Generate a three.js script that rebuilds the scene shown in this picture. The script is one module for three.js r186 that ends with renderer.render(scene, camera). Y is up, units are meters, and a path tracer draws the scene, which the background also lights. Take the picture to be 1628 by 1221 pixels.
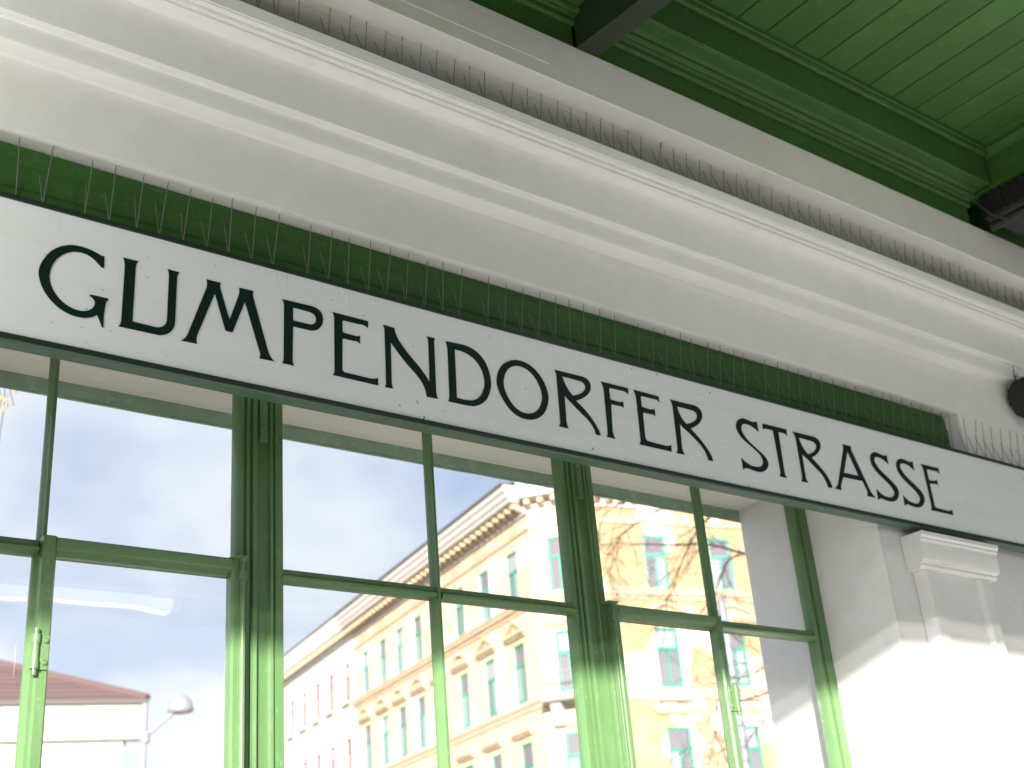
import * as THREE from 'three';
import { mergeGeometries, toCreasedNormals } from 'three/addons/utils/BufferGeometryUtils.js';
import { RoundedBoxGeometry } from 'three/addons/geometries/RoundedBoxGeometry.js';
import { RectAreaLightUniformsLib } from 'three/addons/lights/RectAreaLightUniformsLib.js';

// ---------------------------------------------------------------- camera, sky, sun, exposure
const scene = new THREE.Scene();
const EYE = new THREE.Vector3(0, 1.65, 2.45);
const RIGHT = new THREE.Vector3(0.79675607, -0.07952084, 0.59904607);
const DOWN = new THREE.Vector3(0.19042674, -0.90776019, -0.37377679);
const FWD = new THREE.Vector3(0.57351322, 0.41188332, -0.70812055);
const FPX = 2000.88;                                   // focal length in pixels of the 1628 x 1221 photograph
const camera = new THREE.PerspectiveCamera(2 * Math.atan(610.5 / FPX) * 180 / Math.PI, 4 / 3, 0.05, 1500);
camera.position.copy(EYE);
camera.up.copy(DOWN).negate();
camera.lookAt(EYE.clone().add(FWD));
camera.focus = 2.95;
camera.userData.fStop = 4.2;
camera.updateMatrixWorld();

const renderer = new THREE.WebGLRenderer({ antialias: true });
renderer.toneMapping = THREE.LinearToneMapping;
renderer.toneMappingExposure = 3.1;
renderer.shadowMap.enabled = true;

function hash3(x, y, z) { let h = Math.imul(x, 374761393) ^ Math.imul(y, 668265263) ^ Math.imul(z, 2147483647 - 1640531); h = Math.imul(h ^ (h >>> 13), 1274126177); return ((h ^ (h >>> 16)) >>> 0) / 4294967296; }
function vnoise(x, y, z) {
  const X = Math.floor(x), Y = Math.floor(y), Z = Math.floor(z); let fx = x - X, fy = y - Y, fz = z - Z;
  fx = fx * fx * (3 - 2 * fx); fy = fy * fy * (3 - 2 * fy); fz = fz * fz * (3 - 2 * fz);
  const L = (a, b, t) => a + (b - a) * t;
  return L(L(L(hash3(X, Y, Z), hash3(X + 1, Y, Z), fx), L(hash3(X, Y + 1, Z), hash3(X + 1, Y + 1, Z), fx), fy),
    L(L(hash3(X, Y, Z + 1), hash3(X + 1, Y, Z + 1), fx), L(hash3(X, Y + 1, Z + 1), hash3(X + 1, Y + 1, Z + 1), fx), fy), fz);
}
function fbm(x, y, z, n = 5) { let s = 0, a = 0.5, t = 0; for (let i = 0; i < n; i++) { s += a * vnoise(x, y, z); t += a; a *= 0.5; x *= 2.03; y *= 2.03; z *= 2.03; } return s / t; }

const SUN_DIR = new THREE.Vector3(-0.643, 0.2175, 0.766).normalize();      // towards the low sun behind the camera
{
  const W = 1024, H = 512, data = new Float32Array(W * H * 4);
  for (let j = 0; j < H; j++) for (let i = 0; i < W; i++) {
    const el = ((j + 0.5) / H - 0.5) * Math.PI, az = ((i + 0.5) / W - 0.5) * 2 * Math.PI;
    const dx = Math.cos(el) * Math.cos(az), dy = Math.sin(el), dz = Math.cos(el) * Math.sin(az);
    const h = Math.max(dy, 0), k = Math.pow(1 - h, 3.2);
    let r = 0.13 + 0.115 * k, g = 0.172 + 0.118 * k, b = 0.262 + 0.075 * k;
    const q = 1 / (h + 0.28);                                       // cloud sheet
    let c = fbm(dx * q * 1.5 + 7.3, dz * q * 1.5 + 2.1, 4.7, 6);
    c = Math.min(1, Math.max(0, (c - 0.37) / 0.22)); c = c * c * (3 - 2 * c) * 0.86;
    const w = 0.315 + 0.1 * fbm(dx * 5, dy * 9, dz * 5, 4);
    r += (w * 0.98 - r) * c; g += (w - g) * c; b += (w * 1.03 - b) * c;
    if (dy < 0) { r = 0.2; g = 0.2; b = 0.2; }
    const o = (j * W + i) * 4; data[o] = r; data[o + 1] = g; data[o + 2] = b; data[o + 3] = 1;
  }
  const sky = new THREE.DataTexture(data, W, H, THREE.RGBAFormat, THREE.FloatType);
  sky.mapping = THREE.EquirectangularReflectionMapping; sky.magFilter = THREE.LinearFilter; sky.minFilter = THREE.LinearFilter; sky.needsUpdate = true;
  scene.background = sky; scene.environment = sky;
}
const sun = new THREE.DirectionalLight(new THREE.Color(1.0, 0.93, 0.86), 4.5);
sun.position.copy(SUN_DIR).multiplyScalar(80); sun.target.position.set(0, 0, 0); scene.add(sun, sun.target);
sun.castShadow = true; sun.shadow.mapSize.set(4096, 4096);
Object.assign(sun.shadow.camera, { left: -60, right: 60, top: 60, bottom: -40, near: 1, far: 260 });
RectAreaLightUniformsLib.init();

// ---------------------------------------------------------------- pixel -> place
const ray = (x, y) => new THREE.Vector3().addScaledVector(RIGHT, (x - 814) / FPX).addScaledVector(DOWN, (y - 610.5) / FPX).add(FWD);
const atZ = (x, y, z) => { const v = ray(x, y); return v.multiplyScalar((z - EYE.z) / v.z).add(EYE); };
const atDist = (x, y, D) => { const v = ray(x, y); return v.multiplyScalar(D / Math.hypot(v.x, v.z)).add(EYE); };

// ---------------------------------------------------------------- helpers
let seed = 12345; const rnd = () => { seed = (Math.imul(seed, 1664525) + 1013904223) >>> 0; return seed / 4294967296; };
const rr = (a, b) => a + (b - a) * rnd();
const lin = (r, g, b) => new THREE.Color().setRGB(r, g, b);
const used = {};
function numbered(n) { const k = used[n] = (used[n] ?? -1) + 1; return k ? `${n}_${String(k).padStart(3, '0')}` : n; }
function boxUV(g) {                                                  // uv in metres by the dominant axis of each face
  const p = g.attributes.position, n = g.attributes.normal, uv = new Float32Array(p.count * 2);
  for (let i = 0; i < p.count; i++) {
    const ax = Math.abs(n.getX(i)), ay = Math.abs(n.getY(i)), az = Math.abs(n.getZ(i));
    const x = p.getX(i), y = p.getY(i), z = p.getZ(i);
    if (ay >= ax && ay >= az) { uv[2 * i] = x; uv[2 * i + 1] = z; } else if (ax > az) { uv[2 * i] = z; uv[2 * i + 1] = y; } else { uv[2 * i] = x; uv[2 * i + 1] = y; }
  }
  g.setAttribute('uv', new THREE.BufferAttribute(uv, 2)); return g;
}
const bare = (g) => { g = g.index ? g.toNonIndexed() : g; for (const k of Object.keys(g.attributes)) if (!['position', 'normal', 'uv'].includes(k)) g.deleteAttribute(k); g.clearGroups?.(); return g; };
function mesh(name, geos, mat, parent = scene, own = false) {
  let g = Array.isArray(geos) ? (geos.length > 1 ? mergeGeometries(geos.map(bare)) : bare(geos[0])) : bare(geos);
  if (!own) boxUV(g);
  const m = new THREE.Mesh(g, mat); m.name = parent === scene ? numbered(name) : name; m.castShadow = m.receiveShadow = true; parent.add(m); return m;
}
function thing(name, label, category, group, pos) {
  const o = new THREE.Group(); o.name = numbered(name); o.userData = { label, category }; if (group) o.userData.group = group;
  if (pos) o.position.set(...pos); scene.add(o); return o;
}
function part(name, parent) { const o = new THREE.Group(); o.name = name; parent.add(o); return o; }
const B = (x0, x1, y0, y1, z0, z1) => new THREE.BoxGeometry(x1 - x0, y1 - y0, z1 - z0).translate((x0 + x1) / 2, (y0 + y1) / 2, (z0 + z1) / 2);
const RB = (x0, x1, y0, y1, z0, z1, r = 0.004) => new RoundedBoxGeometry(x1 - x0, y1 - y0, z1 - z0, 2, r).translate((x0 + x1) / 2, (y0 + y1) / 2, (z0 + z1) / 2);
function uneven(g, a = 0.0012) {                                      // hand-run plaster is never quite straight
  const p = g.attributes.position; for (let i = 0; i < p.count; i++) { const x = p.getX(i), y = p.getY(i), z = p.getZ(i); p.setY(i, y + a * (fbm(x * 1.7, y * 9, z * 9, 3) - 0.5) * 2 + a * 0.6 * (vnoise(x * 14, y * 20, z * 20) - 0.5)); p.setZ(i, z + a * (fbm(x * 1.3 + 40, y * 9, z * 9, 3) - 0.5) * 2); }
  return g;
}
function runX(zy, x0, x1, crease = 0.6, steps = 1) {                             // (z, y) outline run along x
  const s = new THREE.Shape(zy.map(([z, y]) => new THREE.Vector2(-z, y)));
  const g = new THREE.ExtrudeGeometry(s, { depth: x1 - x0, bevelEnabled: false, steps }).rotateY(Math.PI / 2).translate(x0, 0, 0);
  return toCreasedNormals(bare(g), crease);
}
function runY(xz, y0, y1, crease = 0.6) {                             // (x, z) outline run upwards
  const s = new THREE.Shape(xz.map(([x, z]) => new THREE.Vector2(x, -z)));
  const g = new THREE.ExtrudeGeometry(s, { depth: y1 - y0, bevelEnabled: false, steps: 1 }).rotateX(-Math.PI / 2).translate(0, y0, 0);
  return toCreasedNormals(bare(g), crease);
}
function runZ(xy, z0, z1, crease = 0.6) { const g = new THREE.ExtrudeGeometry(new THREE.Shape(xy.map(([x, y]) => new THREE.Vector2(x, y))), { depth: z1 - z0, bevelEnabled: false }).translate(0, 0, z0); return toCreasedNormals(bare(g), crease); }
function arc(cx, cy, r, a0, a1, n = 8) { const o = []; for (let i = 0; i <= n; i++) { const a = (a0 + (a1 - a0) * i / n) * Math.PI / 180; o.push([cx + r * Math.cos(a), cy + r * Math.sin(a)]); } return o; }
function slab(outer, holes, depth, bevel = 0) {                       // outline with holes in (x, y), front face at z = 0, going back
  const s = new THREE.Shape(outer.map((p) => new THREE.Vector2(...p)));
  for (const h of holes) s.holes.push(new THREE.Path(h.map((p) => new THREE.Vector2(...p))));
  const g = new THREE.ExtrudeGeometry(s, bevel ? { depth: depth - bevel, bevelEnabled: true, bevelThickness: bevel, bevelSize: bevel, bevelOffset: -bevel, bevelSegments: 4 } : { depth, bevelEnabled: false });
  g.translate(0, 0, bevel ? -depth : -depth);
  return toCreasedNormals(bare(g), 0.7);
}
const rect = (x0, x1, y0, y1) => [[x0, y0], [x1, y0], [x1, y1], [x0, y1]];
function rod(a, b, ra, rb = ra, n = 6) {
  const v = new THREE.Vector3().subVectors(b, a), L = v.length();
  return new THREE.CylinderGeometry(rb, ra, L, n, 1).translate(0, L / 2, 0).applyQuaternion(new THREE.Quaternion().setFromUnitVectors(new THREE.Vector3(0, 1, 0), v.normalize())).translate(a.x, a.y, a.z);
}

// ---------------------------------------------------------------- textures and materials
function tex(size, f, srgb, rep) {
  const d = new Uint8Array(size * size * 4);
  for (let j = 0; j < size; j++) for (let i = 0; i < size; i++) { const c = f(i / size, j / size); const o = (j * size + i) * 4; for (let k = 0; k < 3; k++) d[o + k] = Math.max(0, Math.min(255, 255 * (Array.isArray(c) ? c[k] : c))); d[o + 3] = 255; }
  const t = new THREE.DataTexture(d, size, size); t.wrapS = t.wrapT = THREE.RepeatWrapping; t.magFilter = THREE.LinearFilter; t.minFilter = THREE.LinearMipmapLinearFilter; t.generateMipmaps = true;
  if (srgb) t.colorSpace = THREE.SRGBColorSpace; t.repeat.set(1 / rep, 1 / rep); t.needsUpdate = true; return t;
}
const tile = (u, v, f, s, n = 4) => {                                 // periodic fbm on a torus of lattice size f
  let r = 0, a = 0.5, t = 0;
  for (let k = 0; k < n; k++) {
    const X = u * f, Y = v * f, x0 = Math.floor(X), y0 = Math.floor(Y); let fx = X - x0, fy = Y - y0; fx = fx * fx * (3 - 2 * fx); fy = fy * fy * (3 - 2 * fy);
    const q = (x, y) => hash3(((x % f) + f) % f, ((y % f) + f) % f, s + k * 17);
    r += a * ((q(x0, y0) * (1 - fx) + q(x0 + 1, y0) * fx) * (1 - fy) + (q(x0, y0 + 1) * (1 - fx) + q(x0 + 1, y0 + 1) * fx) * fy); t += a; a *= 0.55; f *= 2;
  }
  return r / t;
};
const plasterBump = tex(512, (u, v) => 0.6 * tile(u, v, 6, 3, 5) + 0.4 * tile(u, v, 60, 9, 2), false, 0.9);
const plasterCol = (base, dirt, s) => tex(512, (u, v) => { const n = tile(u, v, 4, s, 5), f = tile(u, v, 40, s + 5, 3), st = Math.max(0, tile(u, v, 9, s + 11, 4) - 0.62) * 2.2; return base.map((b, k) => b * (0.965 + 0.05 * (n - 0.5) + 0.03 * (f - 0.5)) * (1 - dirt[k] * st)); }, true, 1.7);
const brushBump = tex(512, (u, v) => 0.55 * tile(u, v * 0.5, 64, 31, 2) + 0.45 * tile(u, v, 8, 32, 4), false, 0.5);
const paintCol = (c, s) => tex(256, (u, v) => { const n = tile(u, v, 5, s, 5), e = tile(u, v, 48, s + 3, 2) > 0.8 ? 1 : 0; return c.map((b) => b * (0.95 + 0.12 * (n - 0.5)) + 0.04 * e); }, true, 0.8);
const std = (o) => new THREE.MeshStandardMaterial(o);
const M = {
  wall: std({ map: plasterCol([0.915, 0.912, 0.90], [0.03, 0.04, 0.06], 1), bumpMap: plasterBump, bumpScale: 0.0016, roughness: 0.62 }),
  cornice: std({ map: plasterCol([0.92, 0.92, 0.912], [0.03, 0.035, 0.05], 2), bumpMap: plasterBump, bumpScale: 0.0011, roughness: 0.5 }),
  soffit: std({ map: plasterCol([0.95, 0.925, 0.87], [0.2, 0.32, 0.5], 6), bumpMap: plasterBump, bumpScale: 0.003, roughness: 0.75 }),
  beamWhite: std({ map: plasterCol([0.83, 0.83, 0.81], [0.06, 0.1, 0.15], 8), roughness: 0.55 }),
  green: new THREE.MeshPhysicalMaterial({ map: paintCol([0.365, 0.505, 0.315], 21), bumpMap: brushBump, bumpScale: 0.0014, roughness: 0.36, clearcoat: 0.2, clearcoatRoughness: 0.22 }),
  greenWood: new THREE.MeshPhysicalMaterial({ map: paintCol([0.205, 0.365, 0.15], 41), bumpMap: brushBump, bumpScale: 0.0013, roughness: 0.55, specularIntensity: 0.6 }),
  greenGrey: std({ map: tex(512, (u, v) => { const n = tile(u, v, 6, 51, 6), p = tile(u, v, 24, 55, 4) > 0.68 ? 1 : 0; return [0.56 + 0.14 * (n - 0.5) + 0.06 * p, 0.66 + 0.14 * (n - 0.5) + 0.05 * p, 0.57 + 0.14 * (n - 0.5) + 0.05 * p]; }, true, 0.7), bumpMap: plasterBump, bumpScale: 0.003, roughness: 0.7 }),
  rim: std({ color: lin(0.008, 0.022, 0.012), roughness: 0.5 }),
  signFrame: std({ map: paintCol([0.25, 0.36, 0.28], 61), roughness: 0.4 }),
  darkSteel: std({ color: lin(0.012, 0.024, 0.012), roughness: 0.5 }),
  black: std({ color: lin(0.012, 0.013, 0.012), roughness: 0.55 }),
  letter: new THREE.MeshPhysicalMaterial({ color: lin(0.003, 0.018, 0.012), roughness: 0.5, specularIntensity: 0.35 }),
  spike: std({ color: lin(0.15, 0.15, 0.14), metalness: 0.4, roughness: 0.45 }),
  clear: std({ color: lin(0.10, 0.115, 0.095), roughness: 0.5 }),
  glass: new THREE.MeshPhysicalMaterial({ color: lin(0.985, 0.99, 0.985), transmission: 1, thickness: 0, roughness: 0.0, ior: 1.52, specularIntensity: 1, bumpMap: tex(256, (u, v) => tile(u, v, 4, 141, 3), false, 0.9), bumpScale: 0.0004 }),
  floor: std({ map: tex(512, (u, v) => { const n = tile(u, v, 6, 71, 6); return [0.80 + 0.1 * (n - 0.5), 0.795 + 0.1 * (n - 0.5), 0.80 + 0.1 * (n - 0.5)]; }, true, 3), roughness: 0.8 }),
  ballast: std({ map: tex(512, (u, v) => { const n = tile(u, v, 60, 131, 3), k = tile(u, v, 5, 135, 4); const c = 0.30 + 0.25 * (n - 0.5) + 0.12 * (k - 0.5); return [c * 1.06, c, c * 0.93]; }, true, 3), roughness: 0.95 }),
  railSteel: std({ color: lin(0.16, 0.12, 0.1), metalness: 0.6, roughness: 0.5 }),
  ground: std({ color: lin(0.30, 0.29, 0.275), roughness: 0.9 }),
  lampWhite: std({ color: lin(0.78, 0.78, 0.77), roughness: 0.4 }),
};
// sign face: enamelled white with small specks, scratches and dirty trickles
const signMat = (() => {
  const c = document.createElement('canvas'); c.width = 2048; c.height = 256; const g = c.getContext('2d');
  g.fillStyle = 'rgb(226,230,230)'; g.fillRect(0, 0, 2048, 256);
  for (let i = 0; i < 90; i++) { g.fillStyle = `rgba(150,150,138,${rr(0.008, 0.025)})`; g.beginPath(); g.ellipse(rr(0, 2048), rr(0, 256), rr(20, 120), rr(3, 16), rr(-0.05, 0.05), 0, 7); g.fill(); }
  for (let i = 0; i < 130; i++) { g.strokeStyle = `rgba(165,150,125,${rr(0.03, 0.14)})`; g.lineWidth = rr(0.4, 1.1); const x = rr(0, 2048), y = rr(0, 256), L = rr(10, 130); g.beginPath(); g.moveTo(x, y); g.quadraticCurveTo(x + L / 2, y + rr(-4, 4), x + L, y + rr(-5, 5)); g.stroke(); }
  for (let i = 0; i < 150; i++) { g.fillStyle = `rgba(90,92,84,${rr(0.1, 0.55)})`; g.beginPath(); g.ellipse(rr(0, 2048), rr(0, 256), rr(0.4, 1.3), rr(0.5, 2.2), rr(0, 3), 0, 7); g.fill(); }
  for (let i = 0; i < 15; i++) { g.strokeStyle = `rgba(58,62,54,${rr(0.4, 0.85)})`; g.lineWidth = rr(0.8, 2); const x = rr(0, 2048), y = rnd() < 0.5 ? rr(4, 40) : rr(215, 252); g.beginPath(); g.moveTo(x, y); g.lineTo(x + rr(-2, 2), y + rr(2, 9)); g.stroke(); }
  for (let i = 0; i < 40; i++) { g.strokeStyle = `rgba(120,118,100,${rr(0.03, 0.09)})`; g.lineWidth = rr(0.8, 2.5); const x = rr(0, 2048); g.beginPath(); g.moveTo(x, 0); g.lineTo(x + rr(-2, 2), rr(10, 60)); g.stroke(); }
  const t = new THREE.CanvasTexture(c); t.colorSpace = THREE.SRGBColorSpace;
  return std({ map: t, roughness: 0.3 });
})();

// ---------------------------------------------------------------- ground and platform
{
  const gr = mesh('ground', new THREE.PlaneGeometry(1600, 1600).rotateX(-Math.PI / 2).translate(0, -5, 0), M.ground); gr.userData.kind = 'structure';
  const pf = mesh('platform', B(-40, 45, -4.99, 0, -0.75, 4.0), M.floor); pf.userData.kind = 'structure';
  const tb = mesh('track_bed', B(-40, 45, -4.98, -0.9, 4.001, 30), M.ballast); tb.userData.kind = 'structure';
  for (const z of [5.2, 6.635, 9.4, 10.835]) { const ra = mesh('rail', [B(-40, 45, -0.899, -0.885, z - 0.06, z + 0.06), B(-40, 45, -0.885, -0.79, z - 0.01, z + 0.01), RB(-40, 45, -0.79, -0.75, z - 0.034, z + 0.034, 0.008)], M.railSteel); ra.userData = { label: 'steel running rail on the dark ballast beside the platform', category: 'rail', group: 'rails on the track bed' }; }
}

// ---------------------------------------------------------------- station wall
const OX0 = 0.27, OX1 = 3.515, HEAD = 3.117, RX0 = -0.45, RX1 = 4.178, RTOP = 3.412, WX0 = -5, WX1 = 12, SILL = 0.95;
const wall = thing('station_wall', 'white plastered station wall with moulded cornice around the green window', 'wall');
{
  const front = slab(rect(WX0, WX1, 0.001, 4.9), [[[OX0, SILL], [OX1, SILL], [OX1, 3.1], [RX1, 3.1], [RX1, RTOP], [RX0, RTOP], [RX0, 3.1], [OX0, 3.1]]], 0.066, 0.012);
  const back = slab(rect(WX0, WX1, 0.001, 4.9), [rect(OX0, OX1, SILL, HEAD)], 0.53).translate(0, 0, -0.067);
  mesh('wall_body', [front, back], M.wall, wall);
  mesh('outer_soffit', B(OX0 + 0.002, OX1 - 0.002, HEAD - 0.006, HEAD - 0.001, -0.595, -0.365), M.soffit, wall);
  mesh('lintel_strip', uneven(runX([[-0.618, 3.075], [-0.614, 3.071], [-0.603, 3.071], [-0.599, 3.075], [-0.599, 3.16], [-0.618, 3.16]], OX0 - 0.3, OX1 + 0.3, 0.9, 160), 0.003), M.greenGrey, wall);
  // cornice from the frieze line up to the spiked lip
  const pr = [[-0.02, 3.606], [0.001, 3.606], [0.004, 3.609], [0.006, 3.612], [0.038, 3.6165], [0.044, 3.62], [0.0465, 3.626], [0.0465, 3.674], [0.049, 3.677], [0.063, 3.678], [0.0675, 3.683], [0.069, 3.70], [0.0702, 3.80], [0.0712, 3.8175], [0.0745, 3.8255], [0.0815, 3.8315], [0.091, 3.8348], [0.1095, 3.8377], [0.1102, 3.8455], [0.1155, 3.846], [0.1163, 3.8435], [0.1178, 3.8408], [0.1245, 3.8415], [0.1258, 3.8435], [0.1263, 3.8515], [0.1315, 3.852], [0.1322, 3.850], [0.1337, 3.8472], [0.1425, 3.848], [0.1448, 3.8505], [0.1452, 3.8555], [0.148, 3.856], [0.1485, 3.893], [0.1455, 3.897], [0.10, 3.902], [-0.02, 3.906]];
  mesh('cornice', uneven(runX(pr, WX0, WX1, 0.45, 340)), M.cornice, wall);
  // green fascia board at the back of the recess over the sign
  const fz = -0.064;
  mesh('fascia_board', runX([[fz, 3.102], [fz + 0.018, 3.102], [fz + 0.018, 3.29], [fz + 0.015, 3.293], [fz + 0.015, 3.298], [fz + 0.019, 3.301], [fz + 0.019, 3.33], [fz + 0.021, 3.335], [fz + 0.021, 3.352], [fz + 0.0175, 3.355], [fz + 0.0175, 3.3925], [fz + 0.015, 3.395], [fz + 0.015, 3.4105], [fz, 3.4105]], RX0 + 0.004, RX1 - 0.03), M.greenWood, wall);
}
// pilaster beside the window
{
  const p = thing('pilaster', 'white plaster pilaster with moulded capital below the end of the sign', 'pilaster', null, [0, 0, 0]);
  mesh('shaft', runY([[3.655, 0.002], [3.655, 0.042], [3.665, 0.05], [3.715, 0.05], [3.728, 0.036], [3.965, 0.036], [3.98, 0.05], [4.03, 0.05], [4.04, 0.042], [4.04, 0.002]], 0.002, 2.718), M.wall, p);
  mesh('capital', [runX([[0.002, 2.719], [0.052, 2.719], [0.06, 2.728], [0.058, 2.735], [0.07, 2.742], [0.076, 2.75], [0.076, 2.808], [0.082, 2.813], [0.082, 2.821], [0.09, 2.826], [0.09, 2.84], [0.002, 2.84]], 3.625, 4.07, 0.7)], M.wall, p);
}

// ---------------------------------------------------------------- window
const win = thing('station_window', 'green painted multi pane window with thick mullions under the station sign', 'window');
{
  const ZG = -0.318, ZF = -0.283, ZB = -0.36, TY0 = 2.541, TY1 = 2.574;
  // moulded upright profile, x from 0 to 0.147
  const prof = (x0) => [[0, -0.335], [0, -0.302], [0.004, -0.296], [0.019, -0.296], [0.0205, -0.303], [0.0245, -0.303], [0.027, -0.292], [0.035, -0.291], [0.0375, -0.301], [0.043, -0.301], [0.046, -0.289], [0.057, -0.2865], [0.0605, -0.299], [0.064, -0.3005], [0.0985, -0.3005], [0.1015, -0.288], [0.109, -0.287], [0.1125, -0.299], [0.116, -0.299], [0.119, -0.292], [0.143, -0.292], [0.147, -0.297], [0.147, -0.335]].map(([x, z]) => [x0 + x * 0.857, z]);
  const plate = (x0, par) => {
    const gs = [RB(x0 + 0.057, x0 + 0.0815, 2.905, 3.06, -0.3, -0.289, 0.004)];
    for (const y of [2.945, 3.0]) gs.push(new THREE.SphereGeometry(0.006, 10, 6).scale(1, 1, 0.7).translate(x0 + 0.069, y, -0.289));
    mesh('fixing_plate', gs, M.green, par);
  };
  for (const x0 of [1.313, 2.383]) { const m = mesh('mullion', runY(prof(x0), SILL + 0.06, 3.062), M.green, win); plate(x0, m); }
  mesh('jamb', runY([[3.447, -0.326], [3.447, -0.3], [3.451, -0.292], [3.468, -0.292], [3.471, -0.301], [3.477, -0.301], [3.481, -0.289], [3.5145, -0.287], [3.5145, -0.326]], SILL + 0.06, 3.062), M.green, win);
  mesh('jamb', runY([[0.2705, -0.36], [0.2705, -0.287], [0.33, -0.289], [0.335, -0.301], [0.343, -0.301], [0.347, -0.29], [0.374, -0.298], [0.374, -0.36]], SILL + 0.06, 3.062), M.green, win);
  mesh('head_rail', RB(0.2705, 3.5145, 3.062, 3.112, -0.36, -0.285), M.green, win);
  mesh('bottom_rail', RB(0.2705, 3.5145, SILL, SILL + 0.06, -0.36, -0.27), M.green, win);
  const barP = (x0, x1) => [[x0, -0.323], [x0, -0.312], [x0 + 0.003, -0.306], [(x0 + x1) / 2 - 0.004, -0.292], [(x0 + x1) / 2 + 0.004, -0.292], [x1 - 0.003, -0.306], [x1, -0.312], [x1, -0.323]];
  for (const [x0, x1] of [[0.835, 0.856], [1.896, 1.916], [2.972, 2.993]]) {
    mesh('glazing_bar', runY(barP(x0, x1), TY0, 3.062), M.green, win);
    mesh('glazing_bar', runY(barP(x0 - 0.006, x1 + 0.006), SILL + 0.06, TY0), M.green, win);
  }
  // transom pieces between the uprights
  const tr = [[-0.328, TY0], [-0.302, TY0], [-0.289, TY0 + 0.006], [-0.287, TY0 + 0.012], [-0.2955, TY0 + 0.0185], [-0.3, TY0 + 0.0215], [-0.298, TY0 + 0.027], [-0.302, TY1], [-0.328, TY1]];
  const spans = [[0.374, 0.829], [0.862, 1.313], [1.439, 1.89], [1.922, 2.383], [2.509, 2.966], [2.999, 3.447]];
  spans.forEach(([a, b], i) => mesh('transom', runX(tr, a - 0.006, b + 0.006), M.green, win));
  // casements that open: right next to the first mullion and right of the second
  const casement = (x0, x1, hingeRight) => {
    const c = part('casement', win), w = 0.03, y1 = TY1 + 0.004, z0 = -0.3, z1 = -0.268;
    const st = (a, b) => runY([[a, z0], [a, z1 - 0.006], [a + 0.005, z1], [b - 0.005, z1], [b, z1 - 0.006], [b, z0]], SILL + 0.07, y1);
    mesh('stile', st(x0 - 0.012, x0 + w - 0.012), M.green, c); mesh('stile', st(x1 - w + 0.012, x1 + 0.012), M.green, c);
    mesh('top_rail', runX([[z0, y1 - 0.042], [z1 - 0.018, y1 - 0.042], [z1 - 0.004, y1 - 0.03], [z1, y1 - 0.018], [z1, y1 - 0.004], [z1 - 0.004, y1 - 0.0015], [z0, y1 - 0.0015]], x0 + w - 0.014, x1 - w + 0.014), M.green, c);
    mesh('lower_rail', RB(x0 + w - 0.014, x1 - w + 0.014, SILL + 0.07, SILL + 0.12, z0, z1), M.green, c);
    const hx = hingeRight ? x1 + 0.008 : x0 - 0.008;
    const hg = [new THREE.CylinderGeometry(0.0075, 0.0075, 1.5, 12).translate(hx, y1 - 0.75, z1 + 0.004)];
    mesh('hinge_rod', hg, M.green, c);
    mesh('hinge_knuckle', [new THREE.CylinderGeometry(0.0115, 0.0115, 0.02, 12).translate(hx, y1 - 0.045, z1 + 0.004), new THREE.CylinderGeometry(0.012, 0.008, 0.012, 12).translate(hx, y1 - 0.004, z1 + 0.004), RB(hx - 0.03, hx + 0.012, y1 - 0.002, y1 + 0.002, z1 - 0.02, z1 + 0.016, 0.001)], M.green, c);
    const lx = hingeRight ? x0 - 0.002 : x1 + 0.002;               // hinge plate with two rivets on the other stile
    const s = hingeRight ? 1 : -1, gs = [RB(lx - 0.016, lx + 0.016, 2.278, 2.353, z1 - 0.002, z1 + 0.006, 0.002), new THREE.CylinderGeometry(0.008, 0.008, 0.075, 12).translate(lx - s * 0.014, 2.3155, z1 + 0.007), new THREE.CylinderGeometry(0.0095, 0.0095, 0.02, 12).translate(lx - s * 0.014, 2.343, z1 + 0.007), new THREE.CylinderGeometry(0.0095, 0.0095, 0.02, 12).translate(lx - s * 0.014, 2.288, z1 + 0.007), new THREE.CylinderGeometry(0.006, 0.006, 0.1, 10).translate(lx - s * 0.014, 2.3155, z1 + 0.007)];
    for (const y of [2.34, 2.293]) gs.push(new THREE.SphereGeometry(0.0062, 10, 6).scale(1, 1, 0.8).translate(lx + s * 0.008, y, z1 + 0.007));
    mesh('hinge_plate', gs, M.green, c);
    mesh('pane', new THREE.PlaneGeometry(x1 - x0, TY1 - SILL - 0.08).translate((x0 + x1) / 2, (TY1 + SILL + 0.08) / 2, -0.29), M.glass, c);
  };
  casement(0.85, 1.305, true); casement(2.519, 2.964, false);
  spans.forEach(([a, b], i) => {
    const tilt = [0.0015, -0.002, 0.001, -0.0015, 0.002, -0.001][i];
    mesh('pane', new THREE.PlaneGeometry(b - a + 0.004, 3.062 - TY1).rotateY(tilt).translate((a + b) / 2, (3.062 + TY1) / 2, ZG), M.glass, win);
    if (i !== 1 && i !== 4) mesh('pane', new THREE.PlaneGeometry(b - a + 0.004, TY0 - SILL - 0.06).rotateY(-tilt).translate((a + b) / 2, (TY0 + SILL + 0.06) / 2, ZG), M.glass, win);
  });
}

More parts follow.
